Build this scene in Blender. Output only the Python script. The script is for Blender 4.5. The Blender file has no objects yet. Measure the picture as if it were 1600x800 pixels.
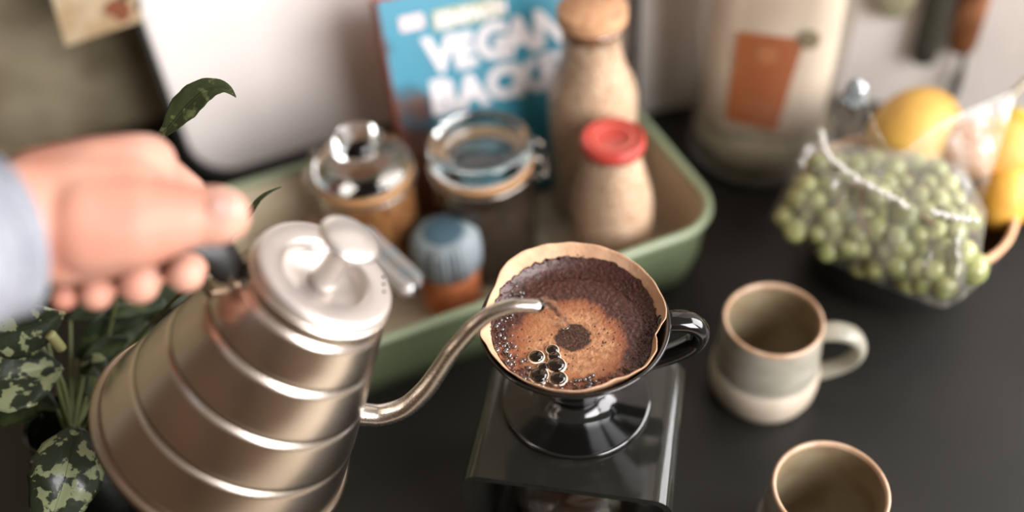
import bpy, bmesh, math, random
from mathutils import Vector, Matrix, noise
random.seed(7)
S = bpy.context.scene
COL = S.collection
# ------------------------------------------------------------------ camera
FPX = 1555.0
CH = 0.67
th, ps, ro = [math.radians(a) for a in (45, 19, 5)]
_r = Vector((math.cos(ps), -math.sin(ps), 0))
CF = Vector((math.sin(ps)*math.cos(th), math.cos(ps)*math.cos(th), -math.sin(th)))
_u = Vector((math.sin(ps)*math.sin(th), math.cos(ps)*math.sin(th), math.cos(th)))
CR = math.cos(ro)*_r - math.sin(ro)*_u
CU = math.cos(ro)*_u + math.sin(ro)*_r
CC = Vector((0, 0, CH))
cam_d = bpy.data.cameras.new('camera')
cam = bpy.data.objects.new('camera', cam_d)
COL.objects.link(cam)
M3 = Matrix((CR, CU, -CF)).transposed()
cam.matrix_world = Matrix.Translation(CC) @ M3.to_4x4()
cam_d.sensor_width = 36
cam_d.lens = FPX/1600*36
cam_d.clip_start = 0.02
cam_d.dof.use_dof = True
cam_d.dof.focus_distance = 0.615
cam_d.dof.aperture_fstop = 1.4
S.camera = cam
# ------------------------------------------------------------------ light
W = bpy.data.worlds.new('world'); S.world = W; W.use_nodes = True
bg = W.node_tree.nodes['Background']
bg.inputs[0].default_value = (1.0, 0.86, 0.70, 1)
bg.inputs[1].default_value = 0.30

def area(name, loc, target, sx, sy, energy, color):
    l = bpy.data.lights.new(name, 'AREA'); l.shape = 'RECTANGLE'; l.size = sx; l.size_y = sy
    l.energy = energy; l.color = color
    o = bpy.data.objects.new(name, l); COL.objects.link(o)
    o.location = loc
    o.rotation_euler = (Vector(target)-Vector(loc)).to_track_quat('-Z', 'Y').to_euler()
    return o
area('window_light', (1.7, -0.10, 0.85), (0.2, 0.20, 0.25), 1.3, 1.2, 56, (1.0, 0.98, 1.0))
area('front_fill_light', (0.95, -1.35, 1.10), (0.3, 0.6, 0.1), 1.3, 1.3, 90, (1.0, 0.98, 1.0))  # added fill lamp at the front right, brightens the back walls
S.view_settings.view_transform = 'Standard'
S.view_settings.look = 'None'
S.view_settings.exposure = 0.0
S.view_settings.gamma = 1.0

# ------------------------------------------------------------------ helpers
def at(x, y, z=0.0):
    d = CF + CR*((x-800)/FPX) - CU*((y-400)/FPX)
    return CC + d*((z-CH)/d.z)
def atd(x, y, D):
    return CC + (CF + CR*((x-800)/FPX) - CU*((y-400)/FPX))*D
def on_plane(x, y, p, n):
    d = CF + CR*((x-800)/FPX) - CU*((y-400)/FPX)
    return CC + d*((Vector(p)-CC).dot(n)/d.dot(n))

def lin(c):
    return tuple(((v/255)/12.92 if v/255 <= .04045 else ((v/255+.055)/1.055)**2.4) for v in c)

def mat(name, col, rough=.5, metal=0, spec=.5, col2=None, nscale=20, nlo=.4, nhi=.6, bump=0, bscale=200,
        trans=0, ior=1.45, coat=0, sss=0, detail=3, stretch=None, rvar=0):
    m = bpy.data.materials.new(name); m.use_nodes = True
    nt = m.node_tree; b = nt.nodes['Principled BSDF']
    b.inputs['Base Color'].default_value = (*lin(col), 1)
    b.inputs['Roughness'].default_value = rough
    b.inputs['Metallic'].default_value = metal
    b.inputs['Specular IOR Level'].default_value = spec
    b.inputs['Transmission Weight'].default_value = trans
    b.inputs['IOR'].default_value = ior
    b.inputs['Coat Weight'].default_value = coat
    b.inputs['Coat Roughness'].default_value = .08
    if sss:
        b.inputs['Subsurface Weight'].default_value = sss
        b.inputs['Subsurface Radius'].default_value = (.008, .003, .0015)
        b.inputs['Subsurface Scale'].default_value = 1.0
    tc = nt.nodes.new('ShaderNodeTexCoord')
    src = tc.outputs['Object']
    if stretch:
        mp = nt.nodes.new('ShaderNodeMapping'); mp.inputs['Scale'].default_value = stretch
        nt.links.new(src, mp.inputs[0]); src = mp.outputs[0]
    if col2 is not None:
        n = nt.nodes.new('ShaderNodeTexNoise'); n.inputs['Scale'].default_value = nscale; n.inputs['Detail'].default_value = detail
        nt.links.new(src, n.inputs['Vector'])
        r = nt.nodes.new('ShaderNodeValToRGB')
        r.color_ramp.elements[0].position = nlo; r.color_ramp.elements[0].color = (*lin(col), 1)
        r.color_ramp.elements[1].position = nhi; r.color_ramp.elements[1].color = (*lin(col2), 1)
        nt.links.new(n.outputs['Fac'], r.inputs[0]); nt.links.new(r.outputs[0], b.inputs['Base Color'])
    if bump or rvar:
        n2 = nt.nodes.new('ShaderNodeTexNoise'); n2.inputs['Scale'].default_value = bscale; n2.inputs['Detail'].default_value = 4
        nt.links.new(src, n2.inputs['Vector'])
        if bump:
            bp = nt.nodes.new('ShaderNodeBump'); bp.inputs['Strength'].default_value = bump; bp.inputs['Distance'].default_value = .002
            nt.links.new(n2.outputs['Fac'], bp.inputs['Height']); nt.links.new(bp.outputs[0], b.inputs['Normal'])
        if rvar:
            mr = nt.nodes.new('ShaderNodeMapRange'); mr.inputs['To Min'].default_value = rough-rvar; mr.inputs['To Max'].default_value = rough+rvar
            nt.links.new(n2.outputs['Fac'], mr.inputs[0]); nt.links.new(mr.outputs[0], b.inputs['Roughness'])
    return m

def film(name, tint, gloss=.12, milky=.0, milk=(230, 225, 215), rough=.1, bump=0, bscale=60):
    """thin clear sheet: see-through with a glossy reflection and a little haze"""
    m = bpy.data.materials.new(name); m.use_nodes = True; nt = m.node_tree; nt.nodes.clear()
    out = nt.nodes.new('ShaderNodeOutputMaterial')
    t = nt.nodes.new('ShaderNodeBsdfTransparent'); t.inputs[0].default_value = (*lin(tint), 1)
    g = nt.nodes.new('ShaderNodeBsdfGlossy'); g.inputs['Roughness'].default_value = rough
    d = nt.nodes.new('ShaderNodeBsdfDiffuse'); d.inputs[0].default_value = (*lin(milk), 1)
    lw = nt.nodes.new('ShaderNodeLayerWeight'); lw.inputs[0].default_value = .35
    mr = nt.nodes.new('ShaderNodeMapRange'); mr.inputs['To Min'].default_value = gloss*.5; mr.inputs['To Max'].default_value = min(1, gloss*4)
    nt.links.new(lw.outputs['Fresnel'], mr.inputs[0])
    m1 = nt.nodes.new('ShaderNodeMixShader'); m1.inputs[0].default_value = milky
    nt.links.new(t.outputs[0], m1.inputs[1]); nt.links.new(d.outputs[0], m1.inputs[2])
    m2 = nt.nodes.new('ShaderNodeMixShader')
    nt.links.new(mr.outputs[0], m2.inputs[0]); nt.links.new(m1.outputs[0], m2.inputs[1]); nt.links.new(g.outputs[0], m2.inputs[2])
    nt.links.new(m2.outputs[0], out.inputs[0])
    if bump:
        tc = nt.nodes.new('ShaderNodeTexCoord'); n = nt.nodes.new('ShaderNodeTexNoise'); n.inputs['Scale'].default_value = bscale
        nt.links.new(tc.outputs['Object'], n.inputs['Vector'])
        bp = nt.nodes.new('ShaderNodeBump'); bp.inputs['Strength'].default_value = bump; bp.inputs['Distance'].default_value = .004
        nt.links.new(n.outputs['Fac'], bp.inputs['Height'])
        nt.links.new(bp.outputs[0], g.inputs['Normal']); nt.links.new(bp.outputs[0], lw.inputs['Normal'])
    return m

def tag(o, label=None, cat=None, group=None, kind=None):
    if label: o['label'] = label
    if cat: o['category'] = cat
    if group: o['group'] = group
    if kind: o['kind'] = kind
    return o
def thing(name, loc, label, cat, group=None):
    o = bpy.data.objects.new(name, None); o.empty_display_size = .02
    COL.objects.link(o); o.location = loc; o['wl'] = 1
    del o['wl']
    return tag(o, label, cat, group)
def top_loc(p):
    while p.parent: p = p.parent
    return Vector(p.location)
def obj(name, bm, m, parent=None, smooth=True, bevel=0, origin=None, sub=0, autos=None):
    """links a bmesh given in world space as ONE mesh object"""
    me = bpy.data.meshes.new(name)
    bmesh.ops.recalc_face_normals(bm, faces=bm.faces)
    if parent is not None: off = top_loc(parent)
    elif origin is not None: off = Vector(origin)
    else:
        xs = [v.co.x for v in bm.verts]; ys = [v.co.y for v in bm.verts]; zs = [v.co.z for v in bm.verts]
        off = Vector(((min(xs)+max(xs))/2, (min(ys)+max(ys))/2, min(zs)))
    bmesh.ops.translate(bm, verts=bm.verts, vec=-off)
    if parent is not None:
        q = parent
        while q.parent: q = q.parent
        bmesh.ops.rotate(bm, cent=(0, 0, 0), matrix=q.rotation_euler.to_matrix().inverted(), verts=bm.verts)
    bm.to_mesh(me); bm.free()
    for p in me.polygons: p.use_smooth = smooth
    o = bpy.data.objects.new(name, me); COL.objects.link(o)
    ms = m if isinstance(m, (list, tuple)) else [m]
    for q in ms: me.materials.append(q)
    if parent is not None: o.parent = parent
    else: o.location = off
    if bevel:
        b = o.modifiers.new('bevel', 'BEVEL'); b.width = bevel; b.segments = 3; b.limit_method = 'ANGLE'
    if sub:
        s = o.modifiers.new('sub', 'SUBSURF'); s.levels = sub; s.render_levels = sub
    if autos is not None or bevel:
        try: me.set_sharp_from_angle(angle=math.radians(autos or 40))
        except Exception: pass
    return o
def frame(a):
    a = Vector(a).normalized()
    e = a.cross(Vector((0, 0, 1)))
    if e.length < 1e-3: e = Vector((1, 0, 0))
    e.normalize(); return e, a.cross(e).normalized(), a
def lathe(prof, loc=(0, 0, 0), axis=(0, 0, 1), n=64, bm=None, rfun=None, e=None):
    bm = bm or bmesh.new()
    if e is None: e1, e2, a = frame(axis)
    else: e1, e2, a = e
    if Vector(axis) == Vector((0, 0, 1)) and e is None: e1, e2, a = Vector((1, 0, 0)), Vector((0, 1, 0)), Vector((0, 0, 1))
    loc = Vector(loc); rings = []
    for k, (r, z) in enumerate(prof):
        if r < 1e-6: rings.append([bm.verts.new(loc + a*z)])
        else:
            ring = []
            for i in range(n):
                t = 2*math.pi*i/n
                rr = r*(rfun(t, k) if rfun else 1)
                ring.append(bm.verts.new(loc + a*z + e1*(rr*math.cos(t)) + e2*(rr*math.sin(t))))
            rings.append(ring)
    for A, B in zip(rings, rings[1:]):
        for i in range(n):
            j = (i+1) % n
            if len(A) == 1 and len(B) == 1: continue
            if len(A) == 1: bm.faces.new((A[0], B[i], B[j]))
            elif len(B) == 1: bm.faces.new((A[i], A[j], B[0]))
            else: bm.faces.new((A[i], A[j], B[j], B[i]))
    return bm
def spline(pts, n=8):
    """Catmull-Rom through tuples of any length"""
    out = []; P = [pts[0]] + list(pts) + [pts[-1]]
    for i in range(1, len(P)-2):
        p0, p1, p2, p3 = P[i-1], P[i], P[i+1], P[i+2]
        for k in range(n):
            t = k/n
            out.append(tuple(.5*((2*b)+(-a+c)*t+(2*a-5*b+4*c-d)*t*t+(-a+3*b-3*c+d)*t**3) for a, b, c, d in zip(p0, p1, p2, p3)))
    out.append(tuple(pts[-1])); return out
def tube(pts, r, n=16, bm=None, cap=True, flat=1.0, flatdir=None):
    """pts: Vectors; r: number or list"""
    bm = bm or bmesh.new(); pts = [Vector(p) for p in pts]
    rs = r if isinstance(r, (list, tuple)) else [r]*len(pts)
    prev = None; rings = []
    for i, p in enumerate(pts):
        d = (pts[min(i+1, len(pts)-1)] - pts[max(i-1, 0)]).normalized()
        if flatdir is not None: e1 = (Vector(flatdir) - d*Vector(flatdir).dot(d)).normalized()
        elif prev is None: e1 = frame(d)[0]
        else: e1 = (prev - d*prev.dot(d)).normalized()
        prev = e1; e2 = d.cross(e1)
        rings.append([bm.verts.new(p + e1*rs[i]*math.cos(2*math.pi*k/n) + e2*rs[i]*flat*math.sin(2*math.pi*k/n)) for k in range(n)])
    for A, B in zip(rings, rings[1:]):
        for i in range(n): bm.faces.new((A[i], A[(i+1) % n], B[(i+1) % n], B[i]))
    if cap:
        bm.faces.new(rings[0]); bm.faces.new(rings[-1])
    return bm
def box(c, size, bm=None, rot=0, tilt=None):
    bm = bm or bmesh.new()
    v = bmesh.ops.create_cube(bm, size=1)['verts']
    bmesh.ops.scale(bm, vec=size, verts=v)
    R = Matrix.Rotation(rot, 3, 'Z')
    if tilt is not None: R = tilt
    bmesh.ops.rotate(bm, cent=(0, 0, 0), matrix=R, verts=v)
    bmesh.ops.translate(bm, vec=c, verts=v)
    return bm
def sphere(c, r, bm=None, u=16, v=10, sc=(1, 1, 1), R=None):
    bm = bm or bmesh.new()
    q = bmesh.ops.create_uvsphere(bm, u_segments=u, v_segments=v, radius=r)['verts']
    bmesh.ops.scale(bm, vec=sc, verts=q)
    if R is not None: bmesh.ops.rotate(bm, cent=(0, 0, 0), matrix=R, verts=q)
    bmesh.ops.translate(bm, vec=c, verts=q)
    return bm
def prism(poly, h0, h1, bm=None):
    bm = bm or bmesh.new()
    A = [bm.verts.new((x, y, h0)) for x, y in poly]; B = [bm.verts.new((x, y, h1)) for x, y in poly]
    bm.faces.new(A); bm.faces.new(B)
    for i in range(len(A)):
        j = (i+1) % len(A); bm.faces.new((A[i], A[j], B[j], B[i]))
    return bm
def rrect(x0, x1, y0, y1, r, n=8):
    o = []
    for cx, cy, a0 in ((x1-r, y0+r, -90), (x1-r, y1-r, 0), (x0+r, y1-r, 90), (x0+r, y0+r, 180)):
        for k in range(n+1):
            a = math.radians(a0+90*k/n); o.append((cx+r*math.cos(a), cy+r*math.sin(a)))
    return o
def ringstack(rings, bm=None, close_first=True, close_last=True):
    bm = bm or bmesh.new(); R = [[bm.verts.new(p) for p in ring] for ring in rings]
    n = len(R[0])
    for A, B in zip(R, R[1:]):
        for i in range(n): bm.faces.new((A[i], A[(i+1) % n], B[(i+1) % n], B[i]))
    if close_first: bm.faces.new(R[0])
    if close_last: bm.faces.new(R[-1])
    return bm

# ------------------------------------------------------------------ materials
M_plaster = mat('white_plaster', (222, 214, 208), .85, bump=.5, bscale=160, col2=(205, 197, 188), nscale=6)
M_rough = mat('rough_plaster', (158, 146, 120), .95, bump=1.0, bscale=90, col2=(126, 114, 88), nscale=14)
M_top = mat('black_worktop', (25, 24, 21), .42, spec=.35, col2=(31, 30, 26), nscale=9, bump=.08, bscale=700, rvar=.06)
M_white = mat('white_enamel', (228, 220, 214), .35, coat=.2, rvar=.05, bscale=5)
M_black = mat('black_rim', (34, 34, 30), .45)
M_steel = mat('brushed_steel', (205, 196, 186), .26, metal=1, col2=(188, 178, 166), nscale=5, bump=.05, bscale=900, rvar=.05)
M_steel_b = mat('turned_steel', (226, 214, 202), .27, metal=1, col2=(196, 184, 170), nscale=5)
M_steel2 = mat('worn_steel', (190, 180, 168), .3, metal=1, col2=(158, 138, 116), nscale=8)
M_grip = mat('black_plastic', (20, 20, 18), .4)
M_glossblack = mat('black_ceramic', (12, 12, 11), .12, coat=.6)
M_acryl = mat('smoked_acrylic', (105, 105, 96), .07, trans=.92, ior=1.45, spec=.5, rvar=.03, bscale=20)
M_glass = mat('clear_glass', (242, 245, 240), .03, trans=1, ior=1.45, spec=.5)
M_glassfilm = film('thin_glass', (250, 251, 249), gloss=.14, rough=.05)
M_paper = mat('filter_paper', (204, 164, 132), .85, col2=(188, 148, 116), nscale=60, bump=.25, bscale=400)
M_green = mat('sage_enamel', (104, 116, 86), .32, coat=.2, col2=(97, 108, 79), nscale=8)
M_greenrim = mat('sage_rim', (134, 145, 116), .32, coat=.2)
M_cream = mat('cream_enamel', (200, 186, 160), .4, col2=(184, 168, 142), nscale=7)
M_cork = mat('cork', (196, 150, 112), .85, col2=(168, 120, 84), nscale=120, nlo=.45, nhi=.7, bump=.4, bscale=500)
M_oats = mat('oats', (232, 206, 180), .9, col2=(190, 150, 118), nscale=220, nlo=.35, nhi=.66, bump=1, bscale=260)
M_sugar = mat('brown_sugar', (190, 130, 80), .9, col2=(150, 92, 50), nscale=150, bump=.5, bscale=400)
M_dark = mat('dark_roast', (46, 30, 20), .7, col2=(84, 54, 34), nscale=140, nlo=.5, nhi=.7, bump=1, bscale=200)
M_red = mat('red_plastic', (176, 62, 52), .35, coat=.2)
M_redlight = mat('faded_red', (214, 104, 88), .45)
M_blue = mat('slate_blue', (66, 92, 104), .5)
M_blueribs = mat('pale_blue_rib', (138, 148, 152), .45)
M_spice = mat('orange_spice', (200, 122, 76), .7, col2=(150, 78, 40), nscale=35, nlo=.35, nhi=.6)
M_stone1 = mat('grey_green_glaze', (136, 132, 116), .3, coat=.3, col2=(164, 158, 144), nscale=24, stretch=(1, 1, 2.5), nlo=.35, nhi=.7)
M_stone2 = mat('cream_glaze', (194, 180, 162), .38, coat=.2, col2=(178, 164, 144), nscale=18)
M_stone3 = mat('brown_glaze_rim', (184, 154, 128), .35, coat=.3, col2=(162, 128, 100), nscale=60)
M_skin = mat('skin', (192, 144, 124), .55, sss=.10, col2=(186, 126, 106), nscale=26, nlo=.4, nhi=.65, bump=.2, bscale=350)
M_nail = mat('nail', (206, 160, 146), .35, coat=.2)
M_cloth = mat('grey_knit', (146, 149, 156), .95, bump=.6, bscale=900, col2=(134, 137, 145), nscale=90)
M_canister = film('frosted_plastic', (246, 244, 238), gloss=.12, milky=.05, milk=(235, 226, 214), rough=.2)
M_bagpaper = mat('white_paper', (226, 214, 200), .8, col2=(212, 198, 184), nscale=10)
M_orange = mat('orange_label', (178, 90, 18), .6)
M_orange2 = mat('pale_orange_print', (196, 124, 68), .6)
M_greyfill = mat('frosty_grey_fill', (170, 164, 146), .9, col2=(150, 142, 122), nscale=30)
M_stamp = mat('olive_stamp', (130, 118, 90), .7)
M_grape = mat('grape_skin', (172, 172, 118), .25, sss=.3, col2=(128, 134, 84), nscale=45, coat=.15)
M_grapestem = mat('grape_stem', (122, 92, 56), .8)
M_bag = film('clear_bag', (252, 252, 250), gloss=.09, milky=.09, milk=(225, 222, 210), rough=.20, bump=.8, bscale=90)
M_zip = film('zip_seal', (240, 240, 235), gloss=.3, milky=.75, rough=.15)
M_lemon = mat('lemon_peel', (228, 172, 72), .45, col2=(216, 150, 52), nscale=25, bump=.6, bscale=420, coat=.1)
M_mango = mat('mango_peel', (204, 162, 78), .5, col2=(182, 136, 60), nscale=16, bump=.3, bscale=300)
M_peach = mat('orange_peel', (236, 168, 84), .5, col2=(226, 146, 60), nscale=16, bump=.5, bscale=320)
M_bumpy = mat('yellow_green_rind', (206, 180, 66), .5, col2=(160, 146, 48), nscale=60)
M_bowlout = mat('matte_black_bowl', (22, 22, 20), .5)
M_bowlrim = mat('cream_bowl_rim', (222, 178, 140), .5, col2=(204, 156, 116), nscale=30)
M_bowlin = mat('brown_bowl_inside', (70, 44, 30), .5)
M_wood = mat('oiled_wood', (120, 64, 30), .55, col2=(86, 44, 20), nscale=14, stretch=(1, 7, 1))
M_knifedark = mat('dark_handle', (52, 52, 42), .5)
M_tan = mat('tan_wood', (158, 122, 78), .6)
M_handlebrown = mat('brown_wood', (98, 58, 28), .6, col2=(150, 100, 66), nscale=30, nlo=.5, nhi=.7)
M_olive = mat('grey_olive', (138, 134, 108), .5)

def leafmat(name, dark, light, sc, lo, hi):
    m = mat(name, dark, .38, col2=light, nscale=sc, nlo=lo, nhi=hi, detail=4, stretch=(1, 1, 1), bump=.2, bscale=120, coat=.15)
    return m
M_leafv = leafmat('variegated_leaf', (32, 41, 25), (122, 128, 94), 105, .505, .54)
M_leafd = leafmat('dark_leaf', (38, 48, 28), (72, 84, 48), 60, .5, .7)
M_leaff = leafmat('flecked_leaf', (50, 58, 34), (96, 104, 66), 150, .56, .66)
M_stem = mat('stem_green', (92, 98, 58), .5)
M_stemp = mat('pale_stem', (142, 140, 92), .5)

# ------------------------------------------------------------------ setting
o = obj('worktop', prism([(-1.3, .15), (1.2, .15), (1.2, 1.02), (-1.3, 1.02)], -.04, 0), M_top, smooth=False, bevel=.002); tag(o, kind='structure')
o = obj('wall_back', box((-.35, 1.06, .62), (1.9, .08, 1.32)), M_rough, smooth=False); tag(o, kind='structure')
PIER = [(.42, .777), (.60, .744), (.88, .452), (.95, .52), (.95, 1.02), (.42, 1.02)]
o = obj('wall_right', prism(PIER, 0, 1.28), M_plaster, smooth=False); tag(o, kind='structure')
o = obj('trim_1', box((.4195, .7745, .64), (.008, .006, 1.27)), M_black, smooth=False); tag(o, kind='structure')

o = obj('floor', box((0, 0, -.92), (5.2, 5.2, .04)), mat('floor_wood', (232, 222, 206), .5, col2=(214, 200, 180), nscale=6, stretch=(1, 8, 1)), smooth=False); tag(o, kind='structure')
o = obj('trim_2', box((-.05, .60, -.47), (2.5, .84, .85)), mat('base_cabinet_front', (196, 186, 172), .5), smooth=False); tag(o, kind='structure')
o = obj('wall_left', box((-1.9, -.6, .4), (.08, 3.4, 2.6)), mat('warm_wall', (84, 66, 50), .9), smooth=False); tag(o, kind='structure')
o = obj('wall_front', box((-.2, -2.3, .4), (3.4, .08, 2.6)), mat('dim_wall', (120, 100, 80), .9), smooth=False); tag(o, kind='structure')
# leaning white board with black rim
def panel_pt(x, z, off=0):
    n = Vector((0, -1, .12)).normalized()
    return Vector((x, .872+.12*z, z)) + n*off
def board():
    t = thing('enamel_board', (.16, .875, 0), 'large white enamel board with rounded corners and a black rim, leaning behind the green tray', 'board')
    poly = rrect(-.043, .41, .0, .62, .05, 10)
    # slight widening towards the top as in the photo
    def ring(inset, off):
        pts = rrect(-.043+inset, .405-inset, .004+inset, .62-inset, .05-inset*.6, 10)
        return [panel_pt(x, z, off) for x, z in pts]
    obj('rim', ringstack([ring(0, 0), ring(0, .008), ring(.0015, .010), ring(.006, .010), ring(.0075, .006), ring(.0075, 0)], close_first=False, close_last=False), M_black, t)
    obj('face', ringstack([ring(.0078, .0005), ring(.0078, .006), ring(.010, .0072)]), M_white, t, smooth=False)
board()

# postcard stuck at the board's edge
def card():
    pn = Vector((0, -1, .12)).normalized()
    pl = panel_pt(0, 0, .022)
    P = [on_plane(x, y, pl, pn) for x, y in ((103, 72), (222, 32), (214, -75), (70, -40))]
    t = thing('postcard', P[0], 'small beige picture card with red-brown motif, overlapping the left edge of the white board', 'picture card')
    A = P; B = [p - pn*.0012 for p in P]
    obj('sheet', ringstack([A, B]), mat('card_print', (176, 156, 124), .6, col2=(158, 132, 98), nscale=40), t, smooth=False)
    def q(u, v, d=.0004): 
        a = P[0].lerp(P[1], u); b = P[3].lerp(P[2], u); return a.lerp(b, v) + pn*d
    def blot(name, pts, m, d=.0004):
        bm = bmesh.new(); loop = spline([(*p,) for p in pts+pts[:1]], 5)[:-1]
        bm.faces.new([bm.verts.new(q(u, v, d)) for u, v in loop]); obj(name, bm, m, t, smooth=False)
    red = mat('card_redbrown', (118, 66, 38), .6); dk = mat('card_dark', (48, 44, 36), .6)
    blot('printed_motif', [(.52, .30), (.62, .42), (.74, .42), (.86, .30), (.84, .10), (.72, .08), (.64, .20)], red)
    blot('printed_blot', [(.74, .42), (.86, .40), (.92, .75), (.86, 1.0), (.76, .95), (.76, .65)], dk, .0008)
    blot('printed_blot', [(.25, .72), (.45, .66), (.6, .8), (.45, .95), (.3, .9)], dk)
    blot('printed_blot', [(.95, .12), (.99, .2), (.99, .34), (.93, .3)], dk)
card()

# ------------------------------------------------------------------ green tray
def tray():
    t = thing('enamel_tray', (.16, .635, 0), 'deep sage green enamel tray with cream inside, holding the jars and the cookbook', 'tray')
    def rr(i, r): return rrect(-.05+i, .377-i, .520+i, .757-i, r, 10)
    def z(poly, h): return [(x, y, h) for x, y in poly]
    obj('outer_shell', ringstack([z(rr(.016, .03), 0), z(rr(.012, .034), .002), z(rr(.004, .042), .03), z(rr(0, .046), .074), z(rr(.003, .044), .074), z(rr(.014, .034), .004)][:4] , close_last=False), M_green, t)
    obj('inner_liner', ringstack([z(rr(.002, .045), .074), z(rr(.008, .04), .04), z(rr(.018, .03), .008), z(rr(.026, .024), .004)], close_first=False), M_cream, t)
    obj('rim', ringstack([z(rr(.002, .045), .073), z(rr(-.003, .048), .073), z(rr(-.0045, .05), .076), z(rr(-.003, .048), .080), z(rr(.001, .045), .081), z(rr(.004, .042), .078), z(rr(.004, .042), .074)], close_first=False, close_last=False), M_greenrim, t)
tray()

# ------------------------------------------------------------------ glass containers in the tray
def clip_jar(x, y, z0, h, r, fill, fillh, label, knob=False, ang=0):
    t = thing('clip_jar', (x, y, z0), label, 'jar', 'clip top jars in the tray')
    L = (x, y, z0)
    hb = h*.80
    obj('body', lathe([(0, .0), (r*.9, 0), (r, .006), (r, hb*.8), (r*.97, hb*.88), (r*.86, hb*.95), (r*.86, hb), (r*.80, hb), (r*.80, hb*.95), (r*.93, hb*.86), (r*.955, hb*.8), (r*.955, .01), (r*.88, .006), (0, .006)], L), M_glass, t)
    obj('contents', lathe([(0, .0075), (r*.88, .0078), (r*.935, .012), (r*.935, fillh*.97), (r*.85, fillh), (0, fillh*1.01)], L), fill, t)
    lz = hb+.002
    obj('rubber_seal', lathe([(r*.80, lz-.003), (r*.98, lz-.003), (r*1.0, lz), (r*.98, lz+.002), (r*.80, lz+.002), (r*.80, lz-.003)], L), mat('amber_rubber', (190, 140, 90), .5), t)
    if knob:
        lid = obj('lid', lathe([(0, lz+.003), (r*.8, lz+.003), (r*.98, lz+.004), (r*1.0, lz+.009), (r*.9, lz+.014), (r*.55, lz+.017), (r*.3, lz+.019), (0, lz+.019)], L), M_glass, t)
        obj('lid_knob', lathe([(0, lz+.019), (r*.25, lz+.019), (r*.28, lz+.023), (r*.5, lz+.029), (r*.52, lz+.036), (r*.35, lz+.043), (0, lz+.045)], L), M_glass, lid)
    else:
        obj('lid', lathe([(0, lz+.003), (r*.80, lz+.003), (r*.98, lz+.003), (r*1.0, lz+.010), (r*.97, lz+.019), (r*.9, lz+.022), (r*.80, lz+.020), (r*.66, lz+.012), (r*.60, lz+.010), (0, lz+.010)], L), M_glass, t)
    # wire bail
    ca, sa = math.cos(ang), math.sin(ang)
    def Q(u, v, zz): return Vector((x+u*ca-v*sa, y+u*sa+v*ca, z0+zz))
    bm = bmesh.new()
    ring = [Q(r*1.01*math.cos(a), r*1.01*math.sin(a), lz-.006) for a in [2*math.pi*k/40 for k in range(41)]]
    tube(ring, .0011, 8, bm)
    for s in (-1, 1):
        tube([Q(r*1.0, s*.012, lz-.006), Q(r*1.12, s*.012, lz-.014), Q(r*1.2, s*.011, lz-.006), Q(r*1.16, s*.011, lz+.006), Q(r*1.02, s*.012, lz+.012)], .0013, 8, bm)
    obj('wire_clip', bm, M_steel, t)
    bm = tube([Q(r*1.2, -.012, lz-.008), Q(r*1.24, 0, lz-.012), Q(r*1.2, .012, lz-.008)], .0022, 8)
    obj('clip_lever', bm, M_steel, t)
    return t
clip_jar(.200, .640, .004, .144, .0455, M_dark, .085, 'larger flat-lidded glass clip jar with dark contents in front of the cookbook', ang=math.radians(-25))
clip_jar(.103, .672, .004, .142, .043, M_sugar, .098, 'glass jar with a round glass knob lid and tan contents, left of the flat-lidded jar', knob=True, ang=math.radians(150))

def bottle_cork():
    x, y, z0 = .316, .659, .010; L = (x, y, z0)
    t = thing('corked_bottle', L, 'tall glass bottle of oats closed with a wide cork, behind the red-capped bottle', 'bottle')
    obj('body', lathe([(0, 0), (.037, 0), (.0400, .004), (.0405, .128), (.0375, .143), (.029, .163), (.0262, .174), (.0258, .196), (.0280, .198), (.0280, .204), (.0245, .204)], L), M_glassfilm, t)
    obj('contents', lathe([(0, .003), (.0362, .003), (.0390, .006), (.0397, .128), (.0366, .142), (.0282, .161), (.0250, .176), (.0245, .192), (0, .193)], L), M_oats, t)
    obj('cork', lathe([(0, .194), (.0242, .194), (.0245, .204), (.0290, .2045), (.0297, .2065), (.0297, .2155), (.0285, .2175), (0, .218)], L), M_cork, t)
bottle_cork()
def bottle_red():
    x, y, z0 = .298, .583, .010; L = (x, y, z0)
    t = thing('capped_bottle', L, 'shorter glass milk bottle of oats with a round red cap', 'bottle')
    obj('body', lathe([(0, 0), (.034, 0), (.0365, .004), (.0365, .066), (.034, .085), (.027, .110), (.0235, .129), (.0245, .135), (.021, .135)], L), M_glassfilm, t)
    obj('contents', lathe([(0, .003), (.0335, .003), (.0356, .006), (.0357, .066), (.0332, .084), (.0262, .109), (.0225, .126), (0, .127)], L), M_oats, t)
    c = obj('cap', lathe([(0, .132), (.0245, .130), (.0268, .131), (.0275, .135), (.0271, .139), (.025, .1415), (.022, .1412), (.021, .1395), (.0, .1395)], L), M_red, t)
    obj('cap_print', lathe([(.0150, .1397), (.0150, .1401), (.0180, .1401), (.0180, .1397)], L), M_redlight, c)
bottle_red()
def spice():
    x, y, z0 = .148, .604, .004; L = (x, y, z0)
    t = thing('spice_jar', L, 'small orange-brown spice jar with a fluted slate blue cap', 'jar')
    obj('body', lathe([(0, 0), (.024, 0), (.0262, .003), (.0262, .036), (.024, .044), (0, .046)], L), M_spice, t)
    N = 36
    def rf(tt, k): return 1 + (0, .09, .09, .09, .10, .08, 0, 0)[k]*(.6 if math.cos(N*tt) > 0 else -1)
    cap = obj('cap', lathe([(0, .044), (.0255, .044), (.0292, .050), (.0298, .064), (.0280, .077), (.0215, .0832), (.0185, .0835), (0, .0830)], L, n=N*4, rfun=rf), M_blueribs, t)
    obj('cap_disc', lathe([(0, .0830), (.0175, .0830), (.0179, .0842), (.0165, .0848), (0, .0848)], L), M_blue, cap)
spice()

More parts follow.
